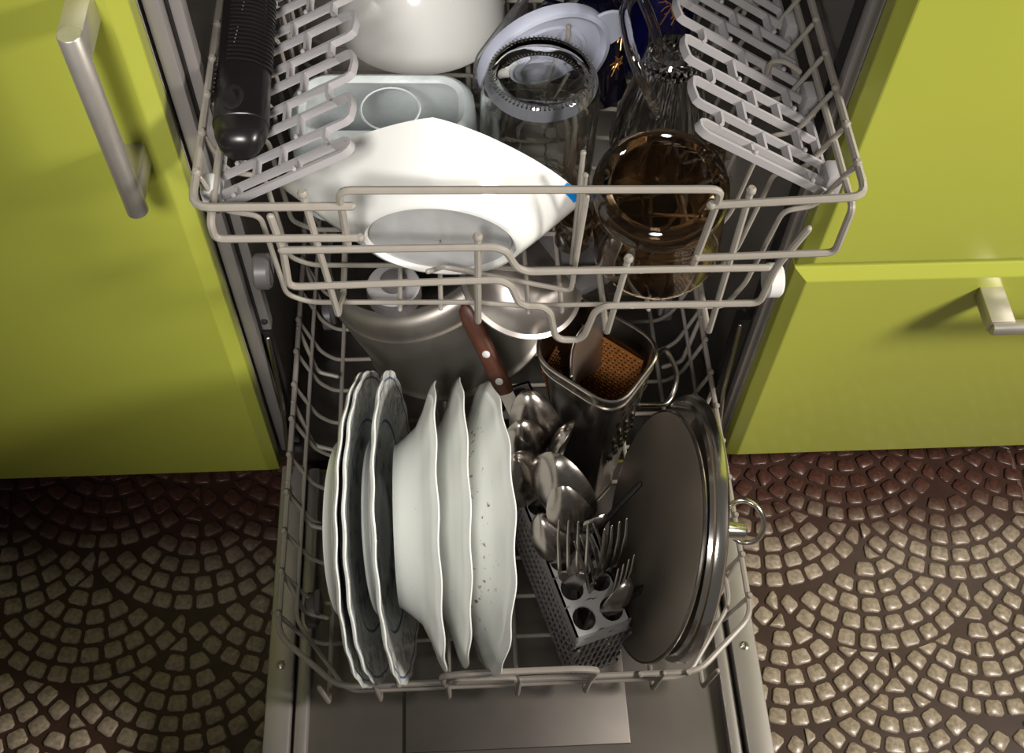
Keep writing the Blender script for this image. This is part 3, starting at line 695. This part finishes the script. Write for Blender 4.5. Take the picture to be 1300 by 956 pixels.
# knife with a wooden handle, blade down in the basket
A = Vector((-.036, -.012, .372)); B = Vector((-.0035, -.052, .303)); ax = (B-A).normalized()
m = frame_of(A, ax, (-.3, -.75, .6))
kf = thing('kitchen_knife', 'knife with a riveted brown wooden handle leaning across the saucepan', 'knife', mat=m)
L = (B-A).length
rs = []
for k, w, th in ((-.004, .003, .002), (0, .0075, .005), (.012, .0098, .006), (.04, .0085, .006), (.065, .0090, .006), (L-.004, .0085, .0055), (L, .0080, .005)):
    rs.append([Vector((w*.86*math.copysign(abs(math.cos(a))**.7, math.cos(a)), th*math.copysign(abs(math.sin(a))**.7, math.sin(a)), k)) for a in [2*PI*j/20 for j in range(20)]])
kh = MB().loft(rs).build('handle', M['wood'], kf, local=True)
for k in (.5, .83):
    lab(MB().lathe([(.0001, .0), (.0034, .0), (.0034, .0008), (.0028, .0013), (.0001, .0014)], 16, mat=Matrix.Translation((0.001, .0056, L*k)) @ Matrix.Rotation(-PI/2, 4, 'X')).build('rivet', M['plastic_white'], kh, local=True), 'pale round rivet')
MB().loft([[Vector((-w, -.0006, z)), Vector((w, -.0008, z)), Vector((w, .0008, z)), Vector((-w, .0006, z))] for z, w in ((L-.002, .0065), (L+.02, .0065), (L+.09, .006), (L+.115, .003))]).build('blade', M['cutlery'], kf, local=True)

# ------------------------------------------------------------------ box grater, wide end up
gr = thing('box_grater', 'tapered steel box grater standing wide end up beside the cutlery, copper tint inside', 'grater', (.078, -.055, .136))
CT = [Vector((.015, -.054, .362)), Vector((.081, -.107, .360)), Vector((.1275, -.048, .362)), (Vector((.052, .011, .364)))]
CB = [Vector((.059, -.060, .140)), Vector((.081, -.086, .138)), Vector((.104, -.062, .140)), Vector((.078, -.036, .142))]
def sq(k, inset=0.0, n=8, rf=.30):
    C = [CB[i].lerp(CT[i], k) for i in range(4)]; ctr = sum(C, Vector())/4; out = []
    C = [c+(ctr-c).normalized()*inset for c in C]
    for i in range(4):
        p, c, q = C[i-1], C[i], C[(i+1) % 4]; a = c.lerp(p, rf); b = c.lerp(q, rf)
        for j in range(n): s = j/(n-1); out.append((1-s)**2*a+2*s*(1-s)*c+s*s*b)
        for j in (1, 2): out.append(b.lerp(q.lerp(c, rf), j/3))
    return out
# wall as outer + inner skins
gb = MB(); gb.loft([sq(0), sq(.3), sq(.6), sq(.92), sq(1.0), sq(1.0, .0012), sq(.6, .0012), sq(.0, .0012)], c0=False, c1=False); gb.build('grater_body', M['steel'], gr)
gb = MB(); gb.tube(sq(1.0), .0018, 8, closed=True); gb.build('rim', M['steel'], gr)
gb = MB(); gb.tube(sq(.935, -.0005), .0009, 6, closed=True); gb.build('rim_bead', M['steel'], gr)
gb = MB(); gb.tube(sq(0.02, -.0005), .0014, 6, closed=True); gb.build('foot_bead', M['steel'], gr)
def wall_pt(i, s, k, off):
    a = CB[i].lerp(CT[i], k); b = CB[(i+1) % 4].lerp(CT[(i+1) % 4], k); p = a.lerp(b, s)
    c = sum((CB[j].lerp(CT[j], k) for j in range(4)), Vector())/4
    up = (CT[i]-CB[i]); nn = (b-a).cross(up).normalized()
    if nn.dot(p-c) < 0: nn = -nn
    return p+nn*off, (b-a).normalized(), nn
# perforated sheets inside the two far walls, amber reflection painted into their colour
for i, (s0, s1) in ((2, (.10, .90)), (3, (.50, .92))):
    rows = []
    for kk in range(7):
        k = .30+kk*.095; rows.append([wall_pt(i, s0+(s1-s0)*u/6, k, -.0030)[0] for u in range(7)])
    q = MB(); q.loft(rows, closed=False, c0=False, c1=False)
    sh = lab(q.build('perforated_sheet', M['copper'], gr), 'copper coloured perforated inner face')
    hs = MB(); ds = MB()
    for kk in range(26):
        for u in range(17):
            k = .31+kk*.0215; s = s0+(s1-s0)*(u+.25+.5*(kk % 2))/17.0
            p, tx, nn = wall_pt(i, s, k, -.0036); zz = (CT[i]-CB[i]).normalized()
            hs.add([p+tx*.0011*math.cos(a)+zz*.0013*math.sin(a) for a in [PI*j/3 for j in range(6)]], [(0, 1, 2, 3, 4, 5)])
            if (kk+u) % 2 == 0: ds.sphere(p-nn*.0002+zz*.0019, .00065, 5, 4)
    h = hs.build('punched_holes', M['hole'], sh); h['kind'] = 'stuff'
    h = ds.build('raised_teeth', M['bright_copper'], sh); h['kind'] = 'stuff'  # bright tint paints the light caught at the holes
# slots and raised teeth on the outer right wall
for r_ in range(7):
    for c_ in range(4):
        k = .90-r_*.075; s = .22+.16*c_+.06*(r_ % 2)
        p, tx, nn = wall_pt(1, s, k, .0006); zz = (CT[1]-CB[1]).normalized()
        q = MB(); q.add([p+tx*.0026*math.cos(a)+zz*.0052*math.sin(a) for a in [PI*j/6 for j in range(12)]]+[p+nn*.0003], [(j, (j+1) % 12, 12) for j in range(12)])
        q.build('slot', M['hole'], gr)
        if r_ >= 3:
            q = MB(); q.sphere(p+zz*.004+nn*.0002, .0028, 8, 5, (.8, .8, 1.3)); q.build('tooth', M['steel'], gr)
# curved divider sheet
dv = []
for z0, k in ((.70, 0), (1.015, 1)):
    row = []
    for j in range(13):
        s = j/12; a = wall_pt(0, .46, z0, -.003)[0]; b = wall_pt(2, .62, z0, -.003)[0]
        bul = math.sin(PI*s)*.010; ln = (b-a).normalized(); row.append(a.lerp(b, s)+Vector((-ln.y, ln.x, 0))*bul)
    dv.append(row)
q = MB(); q.loft(dv+[[p+Vector((.0012, -.0004, 0)) for p in r] for r in dv[::-1]], closed=False, c0=False, c1=False); lab(q.build('divider', M['divider'], gr), 'curved shiny sheet across the mouth')
MB().tube(dv[1], .0013, 8).build('divider_edge', M['steel'], gr)
MB().tube([Vector((.122, -.040, .330)), Vector((.140, -.008, .300)), Vector((.156, -.018, .268)), Vector((.147, -.040, .250)), Vector((.114, -.050, .270))], .0024, 10, fillet=.014).build('wire_handle', M['steel'], gr)

# ------------------------------------------------------------------ cutlery basket
th0 = math.radians(17)
bm_ = Matrix.Translation((.0330, -.130, .1365)) @ Matrix.Rotation(th0, 4, 'Z')      # local y runs back along the basket
bk = thing('cutlery_basket', 'long grey perforated plastic cutlery basket slanting across the lower rack', 'basket', mat=bm_)
bw, bl, bh = .048, .240, .112
def panel_with_holes(u0, u1, v0, v1, holes, n=16, place=None, thick=.002):
    """flat panel in (u,v) cut into cells, each with one elliptical hole"""
    mb = MB()
    for (a0, a1, b0, b1, hx, hy) in holes:
        cx_, cy_ = (a0+a1)/2, (b0+b1)/2; outer = []; inner = []
        for j in range(n):
            a = 2*PI*j/n; c, s_ = math.cos(a), math.sin(a); k = min(((a1-a0)/2)/max(abs(c), 1e-6), ((b1-b0)/2)/max(abs(s_), 1e-6))
            outer.append((cx_+c*k, cy_+s_*k)); inner.append((cx_+c*hx, cy_+s_*hy))
        # square corners
        rT = [place(p, 0) for p in outer]; rI = [place(p, 0) for p in inner]; rIb = [place(p, -thick) for p in inner]; rB = [place(p, -thick) for p in outer]
        mb.loft([rT, rI, rIb, rB], c0=False, c1=False)
        for (sx, sy) in ((1, 1), (-1, 1), (-1, -1), (1, -1)):
            cq = (a1 if sx > 0 else a0, b1 if sy > 0 else b0)
            ang = math.atan2(sy, sx) % (2*PI); j = int(ang/(2*PI)*n); p, q = outer[j % n], outer[(j+1) % n]
            mb.add([place(p, 0), place(cq, 0), place(q, 0)], [(0, 1, 2)])
    return mb
cells = []
ny = 9
for i in range(ny):
    for j in range(2):
        y0 = -bl/2+i*bl/ny; y1 = y0+bl/ny; x0 = -bw/2+j*bw/2; cells.append((x0, x0+bw/2, y0, y1, .0095, .0105))
tp = panel_with_holes(0, 0, 0, 0, cells, 16, lambda p, d: Vector((p[0], p[1], bh+d)), .003)
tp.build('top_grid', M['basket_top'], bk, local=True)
# walls: solid top band, lattice below
for sx in (-1, 1):
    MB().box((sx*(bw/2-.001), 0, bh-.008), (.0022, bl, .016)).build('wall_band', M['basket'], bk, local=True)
    w = MB()
    for i in range(46):
        y = -bl/2+(i+.5)*bl/46
        w.box((sx*(bw/2-.001), y, bh/2-.006), (.0016, .0018, bh-.018), 0, Matrix.Rotation(.18, 3, 'X'))
    for z in (.006, .026, .046, .066, .084): w.box((sx*(bw/2-.001), 0, z), (.0020, bl, .0022))
    w.build('wall_lattice', M['basket'], bk, local=True)['kind'] = 'stuff'
MB().box((0, bl/2-.001, bh/2), (bw, .0022, bh)).build('back_wall', M['basket'], bk, local=True)
fc = [(-bw/2+j*bw/2, -bw/2+(j+1)*bw/2, bh-.026, bh, .0068, .0042) for j in range(2)]
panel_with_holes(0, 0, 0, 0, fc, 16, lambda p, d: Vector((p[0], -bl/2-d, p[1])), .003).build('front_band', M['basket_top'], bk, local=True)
w = MB()
for i in range(9): w.box((-bw/2+(i+.5)*bw/9, -bl/2+.001, (bh-.026)/2), (.0018, .0018, bh-.026), 0, Matrix.Rotation(.12, 3, 'Y'))
for z in (.006, .022, .038, .054, .070): w.box((0, -bl/2+.001, z), (bw, .0020, .0022))
w.build('front_lattice', M['basket'], bk, local=True)['kind'] = 'stuff'
MB().box((0, 0, .001), (bw, bl, .002)).build('basket_floor', M['plastic_dark'], bk, local=True)
MB().box((0, .005, bh+.010), (.003, .09, .020), .001).build('basket_handle', M['basket'], bk, local=True)

# ------------------------------------------------------------------ cutlery
def spoon_mesh(hl=.058, hw=.040, dp=.010, total=.19):
    rows = []; n = 14; mrow = 9
    zc = total-hl/2
    for i in range(n+1):
        a = -PI/2+PI*i/n; zz = zc+hl/2*math.sin(a); w = max(.0022, hw/2*math.cos(a)*(1-.16*math.sin(a)))
        rows.append([Vector((w*x, -dp*math.cos(a)*(1-x*x)+.0014*(1-math.cos(a)), zz)) for x in [-1+2*j/(mrow-1) for j in range(mrow)]])
    mb = MB(); th = .0013
    rings = [r+[p+Vector((0, th, 0)) for p in r[::-1]] for r in rows]
    mb.loft(rings)
    return mb
def shaft_mesh(total, hl, w0=.0028, w1=.0075):
    rings = []
    for k in range(9):
        s = k/8; z = (total-hl+.003)*(1-s); w = w0+(w1-w0)*s**1.6 if s < .97 else w1*.7; yb = -.004*math.sin(PI*s)
        rings.append([Vector((-w, yb-.0009, z)), Vector((w, yb-.0009, z)), Vector((w, yb+.0011, z)), Vector((-w, yb+.0011, z))])
    return MB().loft(rings)
def cutlery(name, label, cat, head, foot, face, kind='spoon', group=None, total=.19, **kw):
    head = Vector(head); foot = Vector(foot)
    # the shaft goes down through the nearest free hole of the basket top
    zt = .1365+bh; p = head.lerp(foot, (head.z-zt)/(head.z-foot.z)); best = None
    for (x0, x1, y0, y1, _, _) in cells:
        q = bm_ @ Vector(((x0+x1)/2, (y0+y1)/2, bh)); dd = (q-p).length+(.02 if (x0, y0) in USED else 0)
        if best is None or dd < best[0]: best = (dd, q, (x0, y0))
    USED.add(best[2]); foot = head+(best[1]-head)*((head.z-.165)/(head.z-zt))
    q = bm_.inverted() @ foot; q.x = max(-bw/2+.008, min(bw/2-.008, q.x)); q.y = max(-bl/2+.008, min(bl/2-.008, q.y)); foot = bm_ @ q
    z = (head-foot).normalized(); total = (head-foot).length+.02
    m = frame_of(foot, z, face)
    t = thing(name, label, cat, mat=m, group=group)
    if kind == 'spoon':
        hl = kw.get('hl', .060)
        spoon_mesh(hl, kw.get('hw', .041), kw.get('dp', .010), total).build('spoon_bowl', M['cutlery'], t, local=True)
        shaft_mesh(total, hl).build('spoon_handle', M['cutlery'], t, local=True)
    else:
        hl = .080
        mb = MB(); rings = []
        for k, w, y in ((0, .003, 0), (.008, .006, -.002), (.018, .0115, -.004), (.027, .0125, -.005)):
            zz = total-hl+k; rings.append([Vector((-w, y-.0007, zz)), Vector((w, y-.0007, zz)), Vector((w, y+.0009, zz)), Vector((-w, y+.0009, zz))])
        mb.loft(rings).build('fork_root', M['cutlery'], t, local=True)
        for q in range(4):
            x = -.0108+q*.0072
            MB().tube([(x, -.005, total-hl+.025), (x*1.02, -.006, total-hl+.045), (x*1.08, -.004, total-hl+.065), (x*1.05, -.0005, total)], .0015, 6, rad=[.0018, .0016, .0014, .0008]).build('tine', M['cutlery'], t, local=True)
        shaft_mesh(total, hl).build('fork_handle', M['cutlery'], t, local=True)
SG = 'cutlery in the grey basket'; USED = set()
cutlery('spoon', 'backmost spoon in the basket, bright oval back up, closest under the grater', 'spoon', (.016, -.078, .316), (.040, -.112, .150), (.1, .62, -.75), group=SG, hl=.076, hw=.044)
cutlery('spoon', 'speckled spoon overlapping the backmost spoon, by the flecked plate', 'spoon', (.007, -.103, .316), (.036, -.140, .150), (-.1, .62, -.75), group=SG, hl=.074, hw=.044)
cutlery('spoon', 'dark shaded spoon touching the flecked white plate, third from the back', 'spoon', (.005, -.128, .306), (.034, -.160, .150), (-.3, .55, -.75), group=SG, hl=.074, hw=.042)
cutlery('spoon', 'spoon turned edge-on with a bright rim beside the grater foot', 'spoon', (.042, -.108, .318), (.034, -.096, .150), (.75, -.45, .45), group=SG, hl=.066, hw=.046)
cutlery('serving_spoon', 'largest serving spoon, arched over the middle of the basket', 'spoon', (.034, -.142, .330), (.048, -.150, .150), (.45, .55, -.6), group=SG, hl=.090, hw=.060, dp=.018)
cutlery('spoon', 'water-spotted spoon facing up in front of the serving spoon', 'spoon', (.040, -.160, .314), (.056, -.190, .150), (.0, .62, -.75), group=SG, hl=.064, hw=.038)
cutlery('spoon', 'spoon lying low, seen edge-on below the water-spotted spoon', 'spoon', (.026, -.172, .276), (.053, -.176, .150), (.2, .9, -.3), group=SG, hl=.060, hw=.034)
cutlery('spoon', 'narrow teaspoon behind the forks, pointing right', 'spoon', (.062, -.166, .284), (.052, -.150, .150), (-.4, .6, -.6), group=SG, hl=.056, hw=.030)
cutlery('fork', 'leftmost fork in the basket, tines spread upward', 'fork', (.044, -.190, .302), (.056, -.214, .150), (.2, .8, -.6), 'fork', group=SG)
cutlery('fork', 'middle fork in the basket, tines crossing the other forks', 'fork', (.056, -.192, .286), (.074, -.226, .150), (-.6, .6, -.5), 'fork', group=SG)
cutlery('fork', 'fork leaning right against the grey disc', 'fork', (.074, -.190, .298), (.066, -.205, .150), (-.5, .65, -.5), 'fork', group=SG)
cutlery('fork', 'front right fork low in the basket, nearest the grey disc edge', 'fork', (.080, -.212, .274), (.076, -.232, .150), (-.7, .55, -.3), 'fork', group=SG)
cutlery('teaspoon', 'small dark teaspoon at the front right of the basket', 'spoon', (.082, -.222, .264), (.076, -.236, .150), (-.6, .6, -.5), group=SG, hl=.050, hw=.028)

# ------------------------------------------------------------------ lids on the right
m = frame_of((.1127, -.170, .2613), (-.966, .04, .256))
dt = thing('flat_lid', 'flat dark grey steel disc lid standing beside the cutlery basket', 'lid', mat=m)
MB().lathe([(.0001, 0), (.1010, 0), (.1033, -.0006), (.1041, -.002), (.1033, -.0034), (.1010, -.004), (.0001, -.004)], 112).build('lid_disc', M['disc'], dt, local=True)
lab(MB().tube([(.1038*math.cos(2*PI*i/96), .1038*math.sin(2*PI*i/96), -.002) for i in range(96)], .0017, 6, closed=True).build('lid_edge', M['steel'], dt, local=True), 'bright thin steel edge')
m = frame_of((.1392, -.158, .2480), (.989, -.059, -.137))
rt = thing('pot_lid', 'shiny steel pot lid with a ring handle at the right edge of the lower rack', 'lid', mat=m)
MB().lathe([(.1045, -.006), (.1065, -.006), (.1075, -.003), (.1120, -.002), (.1130, .0005), (.1128, .006), (.1105, .0085), (.104, .0095), (.098, .0125), (.080, .0175), (.050, .0215), (.0001, .0235), (.0001, .0220), (.050, .0200), (.080, .016), (.097, .011), (.103, .0065), (.1045, -.002)], 112).build('lid_dome', M['chrome'], rt, local=True)
kb = MB().lathe([(.0001, .022), (.011, .022), (.011, .025), (.0078, .027), (.0074, .058), (.0060, .060), (.0001, .060)], 32).build('knob_post', M['chrome'], rt, local=True)
rc = Vector((.2000, -.1520, .2390)); ra = []
ex = Vector((.86, -.38, .10)).normalized(); ey = Vector((.05, .55, .80)).normalized()
for i in range(40):
    a = 2*PI*i/40; ra.append(rc+ex*.0165*math.cos(a)+ey*.0205*math.sin(a))
MB().tube(ra, .0024, 10, closed=True).build('ring_handle', M['chrome'], rt)
MB().sphere((.189, -.158, .238), .0042, 12, 8).build('ring_stud', M['chrome'], rt)
